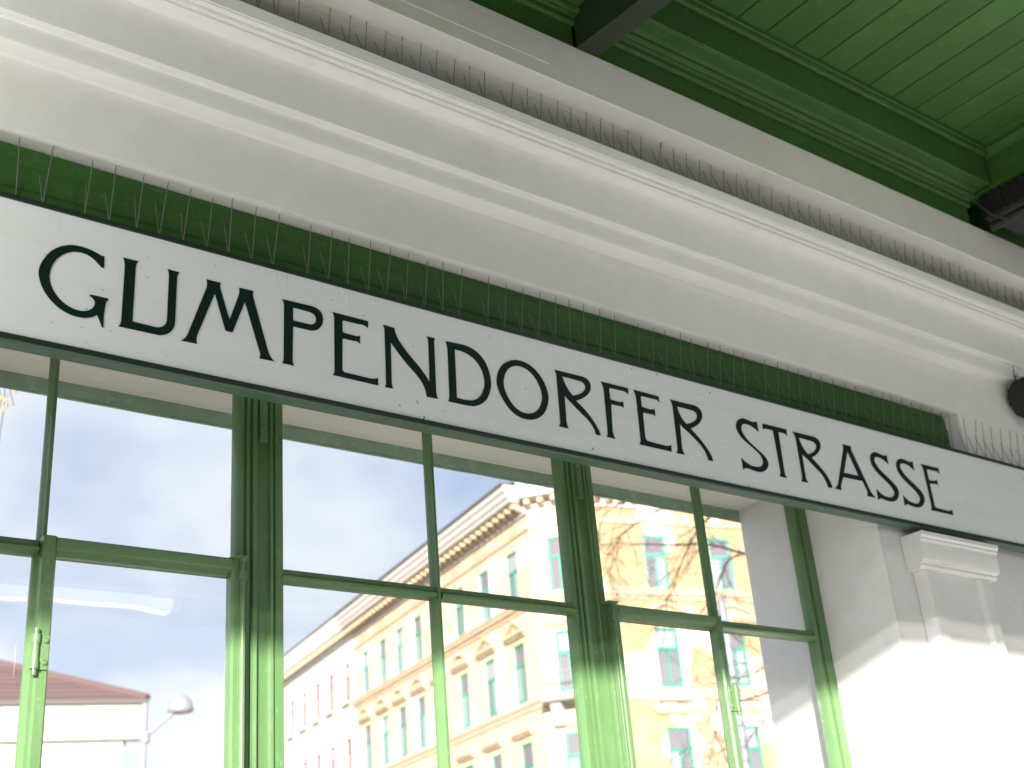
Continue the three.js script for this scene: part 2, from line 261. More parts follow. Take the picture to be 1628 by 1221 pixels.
// ---------------------------------------------------------------- sign
const SX0 = 0.12, SX1 = 4.95, SY0 = 2.873, SY1 = 3.191, SZ = 0.07;
const sign = thing('station_sign', 'long white station name board with dark green lettering in a green frame', 'sign');
{
  const face = new THREE.PlaneGeometry(SX1 - SX0, SY1 - SY0).translate((SX0 + SX1) / 2, (SY0 + SY1) / 2, SZ);
  mesh('board', face, signMat, sign, true);
  mesh('board_back', B(SX0, SX1, SY0 - 0.002, SY1 + 0.002, 0.036, SZ - 0.001), M.signFrame, sign);
  mesh('rim', [runX([[0.0705, SY0 - 0.0085], [0.0748, SY0 - 0.0085], [0.0748, SY0 + 0.0012], [0.0706, SY0 + 0.0012]], SX0 - 0.012, SX1 + 0.012), runX([[0.0706, SY1 - 0.0015], [0.0752, SY1 - 0.0015], [0.0752, SY1 + 0.0095], [0.0706, SY1 + 0.0115]], SX0 - 0.012, SX1 + 0.012)], M.rim, sign);
  mesh('frame', [
    runX([[0.032, SY0 - 0.014], [0.067, SY0 - 0.014], [0.0703, SY0 - 0.0105], [0.0703, SY0 - 0.0025], [0.032, SY0 - 0.0025]], SX0 - 0.012, SX1 + 0.012),
    runX([[0.032, SY1 + 0.0025], [0.0703, SY1 + 0.0025], [0.0703, SY1 + 0.012], [0.032, SY1 + 0.012]], SX0 - 0.012, SX1 + 0.012),
    B(SX0 - 0.012, SX0, SY0, SY1, 0.032, 0.074), B(SX1, SX1 + 0.012, SY0, SY1, 0.032, 0.074)], M.signFrame, sign);
  for (const x of [0.6, 1.6, 2.6, 3.6, 4.5]) mesh('wall_bracket', B(x, x + 0.05, SY1 - 0.085, SY1 - 0.035, -0.046, 0.0358), M.darkSteel, sign);
  // lettering traced from the photograph: crop origin, scale, outline (and counter)
  const CR = [[40, 370, 260 / 1628], [270, 420, 290 / 1628], [510, 480, 290 / 1628], [770, 550, 290 / 1628], [1000, 610, 290 / 1628], [1250, 660, 290 / 1628]];
  const GL = [
    [0, 'M 787 236 L 765 237 Q 600 130 450 125 Q 290 130 205 235 Q 132 320 132 400 Q 140 540 250 670 Q 390 830 590 850 Q 660 850 716 820 L 765 945 L 777 948 Q 775 800 805 690 L 828 668 L 818 657 L 645 617 L 640 632 Q 695 660 693 710 Q 675 780 570 783 Q 440 770 330 650 Q 238 540 240 430 Q 250 320 330 250 Q 400 195 480 190 Q 570 190 650 240 Q 710 285 755 345 L 782 356'],
    [0, 'M 975 250 L 1127 288 Q 1100 310 1098 350 L 1065 885 L 1310 945 Q 1400 945 1410 870 L 1430 440 Q 1430 390 1416 365 L 1535 398 Q 1512 420 1510 450 L 1490 890 Q 1480 1020 1335 1022 L 925 932 Q 950 915 955 870 L 990 340 Q 990 280 975 250'],
    [1, 'M 325 137 L 455 170 Q 443 185 447 215 L 530 500 L 610 290 Q 625 250 618 212 L 746 243 Q 735 260 740 290 L 875 780 Q 895 840 931 868 L 797 842 Q 810 815 803 790 L 668 337 L 557 610 L 495 595 L 400 262 L 240 640 Q 228 675 242 712 L 98 682 Q 140 665 160 620 L 325 215 Q 338 180 325 137'],
    [1, 'M 1003 315 L 1260 375 Q 1365 405 1365 500 Q 1355 600 1260 594 L 1097 556 L 1093 850 Q 1093 890 1107 908 L 1000 884 Q 1015 870 1015 830 L 1018 380 Q 1018 340 1003 315', 'M 1098 388 L 1235 424 Q 1303 445 1303 495 Q 1300 545 1250 540 L 1098 505'],
    [2, 'M 100 92 L 420 175 L 418 236 Q 395 205 340 200 L 205 168 Q 190 168 188 190 L 192 255 Q 192 272 205 278 L 300 305 Q 330 312 347 303 L 347 375 Q 330 350 290 348 L 200 328 Q 190 330 190 350 L 190 605 Q 195 622 210 630 L 440 685 Q 480 692 508 680 L 510 747 L 105 653 Q 122 640 122 610 L 118 150 Q 118 115 100 92'],
    [2, 'M 553 205 L 655 235 Q 658 280 690 340 Q 760 450 860 560 Q 930 650 970 718 L 958 370 Q 958 330 943 310 L 1017 327 Q 1007 340 1009 370 L 1027 800 Q 1030 840 1044 867 L 943 847 Q 940 790 905 725 Q 870 665 780 570 Q 680 450 622 358 L 630 720 Q 632 755 645 776 L 572 762 Q 582 745 582 720 L 568 270 Q 568 230 553 205'],
    [2, 'M 1110 352 L 1260 382 Q 1400 420 1470 550 Q 1515 640 1517 740 Q 1505 920 1360 932 L 1300 925 L 1135 888 Q 1147 870 1147 840 L 1130 430 Q 1125 385 1110 352', 'M 1192 425 L 1250 440 Q 1370 480 1430 600 Q 1460 660 1460 740 Q 1440 875 1340 882 L 1280 875 L 1212 857'],
    [3, 'M 270 126 Q 400 135 490 260 Q 568 375 570 470 Q 560 655 410 661 Q 270 650 185 510 Q 108 390 108 310 Q 115 135 270 126', 'M 290 178 Q 390 190 460 300 Q 515 390 514 470 Q 500 600 395 606 Q 290 600 220 480 Q 168 390 169 320 Q 180 180 290 178'],
    [3, 'M 622 213 L 870 275 Q 950 300 947 380 Q 935 460 815 490 Q 890 560 950 640 Q 1020 740 1037 800 L 995 793 Q 980 720 910 645 Q 850 590 790 525 Q 740 475 713 440 L 730 670 Q 735 710 750 738 L 663 718 Q 677 705 677 680 L 642 270 Q 640 240 622 213', 'M 692 272 L 855 315 Q 900 335 900 375 Q 890 430 787 445 Q 725 375 692 272'],
    [3, 'M 1035 318 L 1280 380 L 1283 435 Q 1260 405 1220 400 L 1125 377 Q 1110 378 1112 395 L 1120 465 Q 1122 480 1135 484 L 1195 500 Q 1220 505 1237 497 L 1242 556 Q 1225 535 1190 535 L 1140 522 Q 1128 525 1130 545 L 1142 760 Q 1150 805 1168 830 L 1088 812 Q 1102 800 1100 770 L 1065 400 Q 1058 350 1035 318'],
    [4, 'M 35 55 L 262 115 L 268 167 Q 250 140 215 138 L 115 112 Q 100 113 102 130 L 110 200 Q 115 212 130 215 L 180 230 Q 210 236 226 226 L 232 292 Q 215 270 185 272 L 130 258 Q 120 262 122 280 L 143 480 Q 148 505 165 513 L 320 555 Q 355 560 374 550 L 379 608 L 92 543 Q 105 525 102 490 L 62 130 Q 55 85 35 55'],
    [4, 'M 362 143 L 580 195 Q 652 225 650 295 Q 640 370 548 402 Q 620 480 670 545 Q 735 630 749 692 L 707 685 Q 690 610 630 540 Q 560 460 500 410 Q 470 385 450 352 L 470 570 Q 478 610 496 634 L 422 620 Q 435 600 432 570 L 390 220 Q 385 175 362 143', 'M 425 203 L 560 238 Q 605 255 606 295 Q 600 345 510 362 Q 450 300 425 203'],
    [4, 'M 1137 338 L 1153 433 Q 1120 395 1080 375 Q 1040 355 1015 362 Q 995 375 1000 410 Q 1015 460 1070 520 Q 1130 575 1190 630 Q 1240 680 1241 725 Q 1235 785 1170 791 Q 1130 785 1090 768 Q 1060 755 1035 755 L 1018 768 L 1000 662 Q 1040 710 1090 733 Q 1140 750 1170 742 Q 1195 730 1195 700 Q 1190 655 1140 605 Q 1080 555 1020 500 Q 955 430 953 375 Q 955 315 1010 310 Q 1050 320 1075 335 Q 1110 350 1137 338'],
    [4, 'M 1187 357 L 1402 410 L 1409 467 Q 1390 440 1350 437 L 1330 432 L 1383 780 Q 1390 820 1407 843 L 1342 828 Q 1352 810 1350 785 L 1283 420 L 1235 406 Q 1205 400 1194 410'],
    [5, 'M 52 148 L 245 195 Q 303 220 303 280 Q 295 350 222 380 Q 290 450 330 500 Q 400 590 409 653 L 372 645 Q 350 570 300 510 Q 240 450 190 395 Q 160 370 138 345 L 170 550 Q 178 580 194 605 L 132 592 Q 143 575 140 545 L 85 220 Q 78 180 52 148', 'M 108 200 L 225 233 Q 265 250 267 285 Q 260 335 190 350 Q 135 290 108 200'],
    [5, 'M 498 260 L 575 280 Q 570 295 578 315 L 730 640 Q 755 700 794 738 L 720 722 Q 730 705 722 680 L 680 590 L 505 553 L 487 625 Q 483 650 492 670 L 431 655 Q 455 640 462 610 L 505 320 Q 510 290 498 260', 'M 543 322 L 645 545 L 512 515'],
    [5, 'M 893 356 L 910 442 Q 880 405 840 385 Q 800 368 788 378 Q 778 395 790 425 Q 815 475 870 525 Q 930 580 965 620 Q 1005 665 1002 710 Q 995 770 945 773 Q 900 768 870 752 Q 850 742 835 745 L 820 758 L 803 660 Q 840 705 880 725 Q 920 740 945 733 Q 965 720 963 690 Q 950 650 900 600 Q 840 545 795 495 Q 745 430 746 375 Q 750 330 790 332 Q 820 340 845 355 Q 875 368 893 356'],
    [5, 'M 1122 412 L 1140 497 Q 1110 460 1070 440 Q 1030 425 1017 436 Q 1007 455 1022 485 Q 1050 535 1105 585 Q 1160 635 1195 675 Q 1235 720 1232 765 Q 1225 822 1175 826 Q 1130 820 1100 803 Q 1085 793 1072 797 L 1058 810 L 1040 715 Q 1075 760 1115 780 Q 1155 795 1175 788 Q 1195 775 1193 745 Q 1180 705 1130 655 Q 1070 600 1025 550 Q 977 485 979 432 Q 985 388 1022 390 Q 1055 397 1080 412 Q 1105 425 1122 412'],
    [5, 'M 1198 437 L 1355 475 L 1364 524 Q 1345 498 1315 497 L 1262 485 Q 1250 488 1253 503 L 1268 570 Q 1272 582 1285 584 L 1310 588 Q 1330 590 1340 577 L 1354 630 Q 1340 610 1310 615 L 1290 610 Q 1278 612 1281 628 L 1322 808 Q 1327 825 1345 830 L 1440 855 Q 1465 860 1478 843 L 1487 893 L 1290 848 Q 1300 832 1295 808 L 1225 500 Q 1218 465 1198 437'],
  ];
  for (const [ci, ...subs] of GL) {
    const [ox, oy, sc] = CR[ci], pt = (x, y) => { const p = atZ(ox + x * sc, oy + y * sc, SZ); return [p.x, p.y]; };
    const shapes = subs.map((s, k) => {
      const path = k ? new THREE.Path() : new THREE.Shape(), tk = s.split(' '); let i = 0;
      while (i < tk.length) { const c = tk[i]; const n = tk.slice(i + 1, i + (c === 'Q' ? 5 : 3)).map(Number); if (c === 'M') path.moveTo(...pt(n[0], n[1])); else if (c === 'L') path.lineTo(...pt(n[0], n[1])); else path.quadraticCurveTo(...pt(n[0], n[1]), ...pt(n[2], n[3])); i += c === 'Q' ? 5 : 3; }
      path.closePath(); return path;
    });
    if (shapes[1]) shapes[0].holes.push(shapes[1]);
    mesh('letter', new THREE.ExtrudeGeometry(shapes[0], { depth: 0.0016, bevelEnabled: false, curveSegments: 10 }).translate(0, 0, SZ + 0.0004), M.letter, sign);
  }
}

// ---------------------------------------------------------------- bird spikes
{
  const V = (x, y, z) => new THREE.Vector3(x, y, z);
  function strip(x0, n, y, z, where, group, lean) {
    const s = thing('bird_spike_strip', where, 'bird spikes', group);
    mesh('base', RB(x0 - 0.02, x0 + (n - 1) * 0.0575 + 0.02, y, y + 0.0025, z - 0.014, z + 0.012, 0.001), M.clear, s);
    for (let i = 0; i < n; i++) {
      const x = x0 + i * 0.0575 + rr(-0.003, 0.003), b = V(x, y + 0.003, z);
      mesh('spike', rod(b, V(x + rr(-0.008, 0.008), y + 0.146 + rr(-0.007, 0.003), z + lean[0] + rr(-0.006, 0.006)), 0.0012, 0.0011, 5), M.spike, s);
      mesh('spike', rod(b, V(x + rr(-0.008, 0.008), y + 0.102 + rr(-0.008, 0.004), z + lean[1] + rr(-0.006, 0.006)), 0.0011, 0.001, 5), M.spike, s);
    }
    return s;
  }
  for (let x = 0.22; x < 4.8; x += 0.553) strip(x, Math.min(9, Math.floor((4.9 - x) / 0.0575)), SY1 + 0.0125, 0.052, 'strip of thin wire bird spikes along the top of the sign', 'bird spikes on the sign', [0.02, -0.024]);
  const lip = []; for (let x = 0.75; x < 5.6; x += 0.61) lip.push(strip(x, 10, 3.8995, 0.122, 'strip of thin wire bird spikes along the lip of the white cornice', 'bird spikes on the cornice', [0.026, -0.026]));
  { const q = [[1050, 228.5], [1071, 212.5], [1069, 193]].map(([x, y]) => atZ(x, y, 0.15)); mesh('bent_spike', [rod(V(q[0].x, 3.903, 0.122), q[0], 0.0012, 0.0012, 5), rod(q[0], q[1], 0.0012, 0.0012, 5), rod(q[1], q[2], 0.0012, 0.0011, 5)], M.spike, lip[3]); }
}

// ---------------------------------------------------------------- platform canopy
const canopy = thing('platform_canopy', 'green boarded platform canopy carried by a pale beam along the wall', 'canopy');
{
  const CY = 4.47, X0 = -6, X1 = 12, ZE = 5.75;
  const fz = 0.2135;
  mesh('beam', runX([[-0.0, 4.004], [fz - 0.004, 4.0], [fz, 4.004], [fz, 4.166], [-0.0, 4.166]], X0, X1, 0.4), M.beamWhite, canopy);
  mesh('beam_plate', [B(0.6, 2.06, 4.055, 4.13, fz - 0.01, fz + 0.0022)], M.beamWhite, canopy);
  mesh('beam_seam_cover', [B(1.0, 3.0, 4.0 - 0.0015, 4.001, 0.118, 0.121)], M.beamWhite, canopy);
  // moulded green trim between the beam and the ceiling, in lengths between the cross beams
  const trim = [[0.05, 4.168], [fz - 0.012, 4.168], [fz - 0.012, 4.255], ...arc(fz - 0.004, 4.2655, 0.0125, 250, 400, 6), [fz + 0.007, 4.279], ...arc(0.238, 4.2935, 0.014, 230, 390, 7), [0.2545, 4.303], [0.262, 4.3045], [0.2665, 4.306], [0.272, 4.3045], [0.281, 4.3063], [0.29, 4.305], [0.2985, 4.3065], [0.3065, 4.305], [0.315, 4.3065], [0.32, 4.303], [0.3245, 4.306], [0.3255, 4.428], ...arc(0.337, 4.438, 0.0145, 225, 400, 8), [0.356, 4.452], [0.356, CY + 0.02], [0.05, CY + 0.02]];
  const cross = [[-1.95, -1.85], [2.182, 2.264], [4.27, 4.42], [8.5, 8.65]];
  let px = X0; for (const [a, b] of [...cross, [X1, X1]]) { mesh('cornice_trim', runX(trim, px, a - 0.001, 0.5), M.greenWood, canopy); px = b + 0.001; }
  // ceiling boards with open joints, running out from the wall
  const bg = [0, 1, 2].map(() => 0); let k = 0;
  const wB = 0.14; const boardGeo = boxUV(bare(RB(0, wB - 0.005, CY, CY + 0.022, 0.35, ZE, 0.003)));
  const mats = [0, 1, 2].map((i) => { const m = M.greenWood.clone(); m.map = paintCol([[0.22, 0.38, 0.16], [0.228, 0.393, 0.165], [0.212, 0.37, 0.155]][i], 81 + 7 * i); return m; });
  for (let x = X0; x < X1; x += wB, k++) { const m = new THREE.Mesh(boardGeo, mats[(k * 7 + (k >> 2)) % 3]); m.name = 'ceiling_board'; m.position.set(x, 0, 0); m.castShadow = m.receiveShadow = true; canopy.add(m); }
  mesh('roof_deck', B(X0, X1, CY + 0.03, CY + 0.12, 0.0, ZE), M.darkSteel, canopy);
  // steel bracket that crosses the trim, and the moulded cross beam
  mesh('bracket', [runX([[0.2145, 4.168], [0.5, 4.142], [1.6, 4.05], [1.6, CY - 0.001], [0.2145, CY - 0.001]], 2.182, 2.264)], M.darkSteel, canopy);
  const crossP = (a, b) => [[a + 0.012, 4.30], [a + 0.012, 4.31], [a + 0.02, 4.316], [a + 0.02, 4.428], [a + 0.005, 4.436], [a - 0.003, 4.446], [a - 0.012, 4.452], [a - 0.012, CY - 0.001], [b + 0.012, CY - 0.001], [b + 0.012, 4.452], [b - 0.005, 4.436], [b - 0.02, 4.428], [b - 0.02, 4.316], [b - 0.012, 4.30]];
  for (const [a, b] of [cross[0], cross[2], cross[3]]) mesh('cross_beam', runZ(crossP(a, b), 0.2, ZE), M.greenWood, canopy);
  // outer edge: fascia and a rod below it
  mesh('edge_fascia', B(X0, X1, 4.168, 4.62, ZE, ZE + 0.08), M.greenWood, canopy);
  mesh('edge_rail', new THREE.CylinderGeometry(0.026, 0.026, X1 - X0, 12).rotateZ(Math.PI / 2).translate((X0 + X1) / 2, 4.126, ZE + 0.04), M.darkSteel, canopy);
}
{ // dark ribbed box under the cross beam, with a drooping cable
  const b = thing('ribbed_box', 'black ribbed metal box under the green canopy cross beam', 'box');
  const gs = [B(4.31, 4.62, 4.2, 4.297, 0.24, 0.75)]; for (let i = 0; i < 14; i++) gs.push(B(4.30, 4.31, 4.2, 4.297, 0.26 + i * 0.035, 0.272 + i * 0.035));
  mesh('housing', gs, M.black, b);
  mesh('tube', new THREE.CylinderGeometry(0.02, 0.02, 0.6, 12).rotateX(Math.PI / 2).translate(4.34, 4.165, 0.55), M.black, b);
  mesh('cable', new THREE.TubeGeometry(new THREE.CatmullRomCurve3([[4.262, 4.262, 0.25], [4.27, 4.22, 0.27], [4.3, 4.175, 0.3], [4.36, 4.155, 0.36], [4.44, 4.18, 0.42]].map((p) => new THREE.Vector3(...p))), 24, 0.005, 6), M.darkSteel, b);
}
{ // dark shaggy clump on the frieze
  const n = thing('bird_nest', 'dark shaggy nest clump stuck on the white frieze', 'nest');
  const g = new THREE.IcosahedronGeometry(0.085, 4), p = g.attributes.position;
  for (let i = 0; i < p.count; i++) { const x = p.getX(i), y = p.getY(i), z = p.getZ(i), k = 0.75 + 0.5 * fbm(x * 28 + 5, y * 28, z * 28, 3); p.setXYZ(i, x * k, y * k, z * k * 0.8); }
  g.computeVertexNormals(); mesh('clump', g.translate(4.615, 3.535, 0.06), std({ color: lin(0.018, 0.024, 0.014), roughness: 0.95 }), n);
  const st = []; for (let i = 0; i < 160; i++) { const a = rr(0, 6.28), e = rr(-1.3, 1.3), d = new THREE.Vector3(Math.cos(a) * Math.cos(e), Math.sin(e), Math.abs(Math.sin(a) * Math.cos(e))), c = new THREE.Vector3(4.615, 3.535, 0.06), t = new THREE.Vector3(rr(-0.03, 0.03), rr(-0.03, 0.03), rr(-0.03, 0.03)); st.push(rod(c.clone().addScaledVector(d, 0.06).add(t), c.clone().addScaledVector(d, rr(0.075, 0.115)), 0.0016, 0.001, 4)); }
  st.push(rod(new THREE.Vector3(4.57, 3.6, 0.05), new THREE.Vector3(4.575, 3.74, 0.07), 0.0016, 0.0012, 5), rod(new THREE.Vector3(4.6, 3.6, 0.05), new THREE.Vector3(4.565, 3.75, 0.04), 0.0016, 0.0012, 5));
  const s = mesh('straws', st, std({ color: lin(0.05, 0.05, 0.03), roughness: 0.9 }), n); s.userData.kind = 'stuff';
}
function tubeLamp(x0, x1, y, z, power, label, over = 1.2, glow = 1.7) { // tubular luminaire on a rail under the canopy
  const l = thing('tube_lamp', label, 'lamp', 'tube lamps under the canopy');
  mesh('housing', new THREE.CylinderGeometry(0.05, 0.05, x1 - x0 - 0.12, 18).rotateZ(Math.PI / 2).translate((x0 + x1) / 2, y, z), std({ color: lin(0.8, 0.8, 0.8), roughness: 0.4, emissive: lin(1, 0.98, 0.93), emissiveIntensity: glow }), l);
  for (const x of [x0 + 0.03, x1 - 0.03]) mesh('end_cap', new THREE.CylinderGeometry(0.052, 0.052, 0.06, 18).rotateZ(Math.PI / 2).translate(x, y, z), M.lampWhite, l);
  mesh('rail', [B(x0 - over, x1 + over, y + 0.07, y + 0.1, z - 0.015, z + 0.015), B(x0 + 0.2, x0 + 0.23, y + 0.04, 4.47, z - 0.01, z + 0.01), B(x1 - 0.23, x1 - 0.2, y + 0.04, 4.47, z - 0.01, z + 0.01)], M.lampWhite, l);
  const r = new THREE.RectAreaLight(lin(1, 0.98, 0.93), power, x1 - x0 - 0.14, 0.09); r.position.set((x0 + x1) / 2, y - 0.056, z); r.lookAt((x0 + x1) / 2, y - 5, z); scene.add(r);
}
tubeLamp(2.05, 3.58, 4.12, 5.4, 4, 'white tube lamp mirrored in the lower window pane', 1.2, 1.1);
tubeLamp(2.75, 4.15, 4.28, 1.35, 0.8, 'white tube lamp hung under the boards beside the canopy cross beam', 0.04, 1.6);

{ // globe lamp on a wall bracket left of the window: its light brightens that end of the cornice
  const l = thing('globe_lamp', 'white globe lamp on an iron wall bracket left of the window', 'lamp');
  mesh('globe', new THREE.SphereGeometry(0.09, 24, 16).translate(-0.12, 3.3, 0.55), std({ color: lin(0.8, 0.8, 0.78), roughness: 0.3, emissive: lin(1, 0.97, 0.9), emissiveIntensity: 1.5 }), l);
  mesh('bracket', [rod(new THREE.Vector3(-0.12, 3.17, 0.001), new THREE.Vector3(-0.12, 3.17, 0.56), 0.012, 0.012, 10), rod(new THREE.Vector3(-0.12, 3.158, 0.55), new THREE.Vector3(-0.12, 3.215, 0.55), 0.03, 0.045, 14), RB(-0.17, -0.07, 3.1, 3.24, 0.001, 0.015)], M.darkSteel, l);
  const pl = new THREE.PointLight(lin(1, 0.97, 0.9), 0.45); pl.position.set(-0.12, 3.3, 0.55); pl.castShadow = true; scene.add(pl);
}
// ---------------------------------------------------------------- buildings across the street
const facadeM = (o, dir, flip) => { const x = flip ? dir.clone().negate() : dir.clone(), z = new THREE.Vector3().crossVectors(x, new THREE.Vector3(0, 1, 0)); return new THREE.Matrix4().makeBasis(x, new THREE.Vector3(0, 1, 0), z).setPosition(o.x, 0, o.z); };
const K1 = new THREE.Vector3(30.318, 0, -34.763), D1 = new THREE.Vector3(0.18977, 0, -0.98183), K2 = new THREE.Vector3(31.483, 0, -33.117), D2 = new THREE.Vector3(0.96247, 0, 0.27139);
const DK = K2.clone().sub(K1).normalize();
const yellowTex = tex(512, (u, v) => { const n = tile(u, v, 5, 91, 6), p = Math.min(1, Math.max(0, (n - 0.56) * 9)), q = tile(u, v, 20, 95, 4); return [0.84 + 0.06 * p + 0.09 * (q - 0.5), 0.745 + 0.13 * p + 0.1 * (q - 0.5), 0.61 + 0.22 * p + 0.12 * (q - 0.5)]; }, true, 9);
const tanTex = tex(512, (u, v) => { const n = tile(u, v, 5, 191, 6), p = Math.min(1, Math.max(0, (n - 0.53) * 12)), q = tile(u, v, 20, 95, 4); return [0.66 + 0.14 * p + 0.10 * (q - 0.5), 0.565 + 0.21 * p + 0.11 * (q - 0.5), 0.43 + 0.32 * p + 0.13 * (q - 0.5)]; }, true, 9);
const trimTex = tex(256, (u, v) => { const n = tile(u, v, 6, 101, 5); return [0.76 + 0.16 * (n - 0.5), 0.68 + 0.16 * (n - 0.5), 0.57 + 0.16 * (n - 0.5)]; }, true, 4);
const MB = {
  lampGrey: std({ color: lin(0.24, 0.24, 0.25), roughness: 0.45 }),
  yellow: std({ map: yellowTex, roughness: 0.9 }), tan: std({ map: tanTex, roughness: 0.9 }), trim: std({ map: trimTex, roughness: 0.9 }),
  eave: std({ color: lin(0.52, 0.49, 0.45), roughness: 0.85 }), teal: std({ color: lin(0.028, 0.25, 0.165), roughness: 0.5 }), paleTeal: std({ color: lin(0.07, 0.33, 0.26), roughness: 0.5 }),
  pane: std({ color: lin(0.17, 0.15, 0.17), roughness: 0.08 }), curtain: std({ color: lin(0.30, 0.31, 0.33), roughness: 0.3 }),
  roofDark: std({ color: lin(0.10, 0.085, 0.08), roughness: 0.7 }), white: std({ map: plasterCol([0.90, 0.88, 0.85], [0.15, 0.2, 0.25], 7), roughness: 0.9 }), maroon: std({ color: lin(0.30, 0.13, 0.12), roughness: 0.5 }),
  iron: std({ color: lin(0.2, 0.19, 0.175), roughness: 0.6 }), tile: std({ color: lin(0.125, 0.072, 0.066), roughness: 0.85 }), tile2: std({ color: lin(0.105, 0.064, 0.06), roughness: 0.85 }),
  pole: std({ color: lin(0.19, 0.205, 0.24), roughness: 0.45 }), bark: std({ color: lin(0.03, 0.023, 0.019), roughness: 0.9 }), leaf: std({ color: lin(0.42, 0.25, 0.07), roughness: 0.8, side: THREE.DoubleSide }),
};
const put = (o, m) => { o.applyMatrix4(m); return o; };
function facadeWindow(b, m, x, y0, y1, w, frameMat, variant) {
  const g = part('window', b), z = -0.06, ym = y0 + (y1 - y0) * 0.62, f = 0.1;
  mesh('frame', [B(x - w / 2, x - w / 2 + f, y0, y1, z - 0.06, z), B(x + w / 2 - f, x + w / 2, y0, y1, z - 0.06, z), B(x - w / 2, x + w / 2, y0, y0 + f * 1.4, z - 0.06, z + 0.004), B(x - w / 2, x + w / 2, y1 - f, y1, z - 0.06, z + 0.004), B(x - w / 2, x + w / 2, ym, ym + f * 1.1, z - 0.06, z + 0.006), B(x - f / 2, x + f / 2, y0, ym, z - 0.06, z + 0.002)], frameMat, g);
  const pm = (i) => ((variant * 7 + i * 3) % 5 < 2 ? MB.curtain : MB.pane);
  mesh('pane', B(x - w / 2 + f, x + w / 2 - f, ym + f, y1 - f, z - 0.04, z - 0.03), pm(0), g);
  mesh('pane', B(x - w / 2 + f, x - f / 2, y0 + f, ym, z - 0.04, z - 0.03), pm(1), g);
  mesh('pane', B(x + f / 2, x + w / 2 - f, y0 + f, ym, z - 0.04, z - 0.03), pm(2), g);
  put(g, m);
}
function pediment(b, m, x, y, w, kind, d = 0.24, mat = MB.trim) { // hood over a window
  const gs = [B(x - w / 2, x + w / 2, y, y + 0.16, 0, d), B(x - w / 2 + 0.08, x + w / 2 - 0.08, y - 0.1, y, 0, d * 0.6)];
  if (kind === 'triangle') { const h = 0.62; for (const s of [-1, 1]) gs.push(runZ([[x + s * w / 2, y + 0.16], [x + s * (w / 2 - 0.26), y + 0.16], [x, y + h - 0.1], [x, y + h + 0.08]].map(([a, c]) => [a, c]).sort(() => 0), 0, d)); gs.push(runZ([[x - w / 2 + 0.24, y + 0.16], [x + w / 2 - 0.24, y + 0.16], [x, y + h - 0.1]], 0, 0.08)); gs.push(B(x - 0.09, x + 0.09, y + 0.22, y + 0.4, 0.07, 0.14)); }
  else if (kind === 'arch') { const o = arc(x, y + 0.16 - w * 0.28, w * 0.57, 29, 151, 10), i = arc(x, y + 0.12 - w * 0.28, w * 0.47, 151, 33, 10); gs.push(runZ([...o, ...i], 0, d)); gs.push(runZ([...arc(x, y + 0.12 - w * 0.28, w * 0.48, 33, 147, 10)], 0, d * 0.3)); gs.push(B(x - 0.08, x + 0.08, y + 0.2, y + 0.34, d * 0.3, d * 0.5)); }
  put(mesh('window_hood', gs, mat, b), m);
}
const corner = thing('corner_building', 'pale yellow corner house with teal windows and a bracketed eaves cornice', 'building');
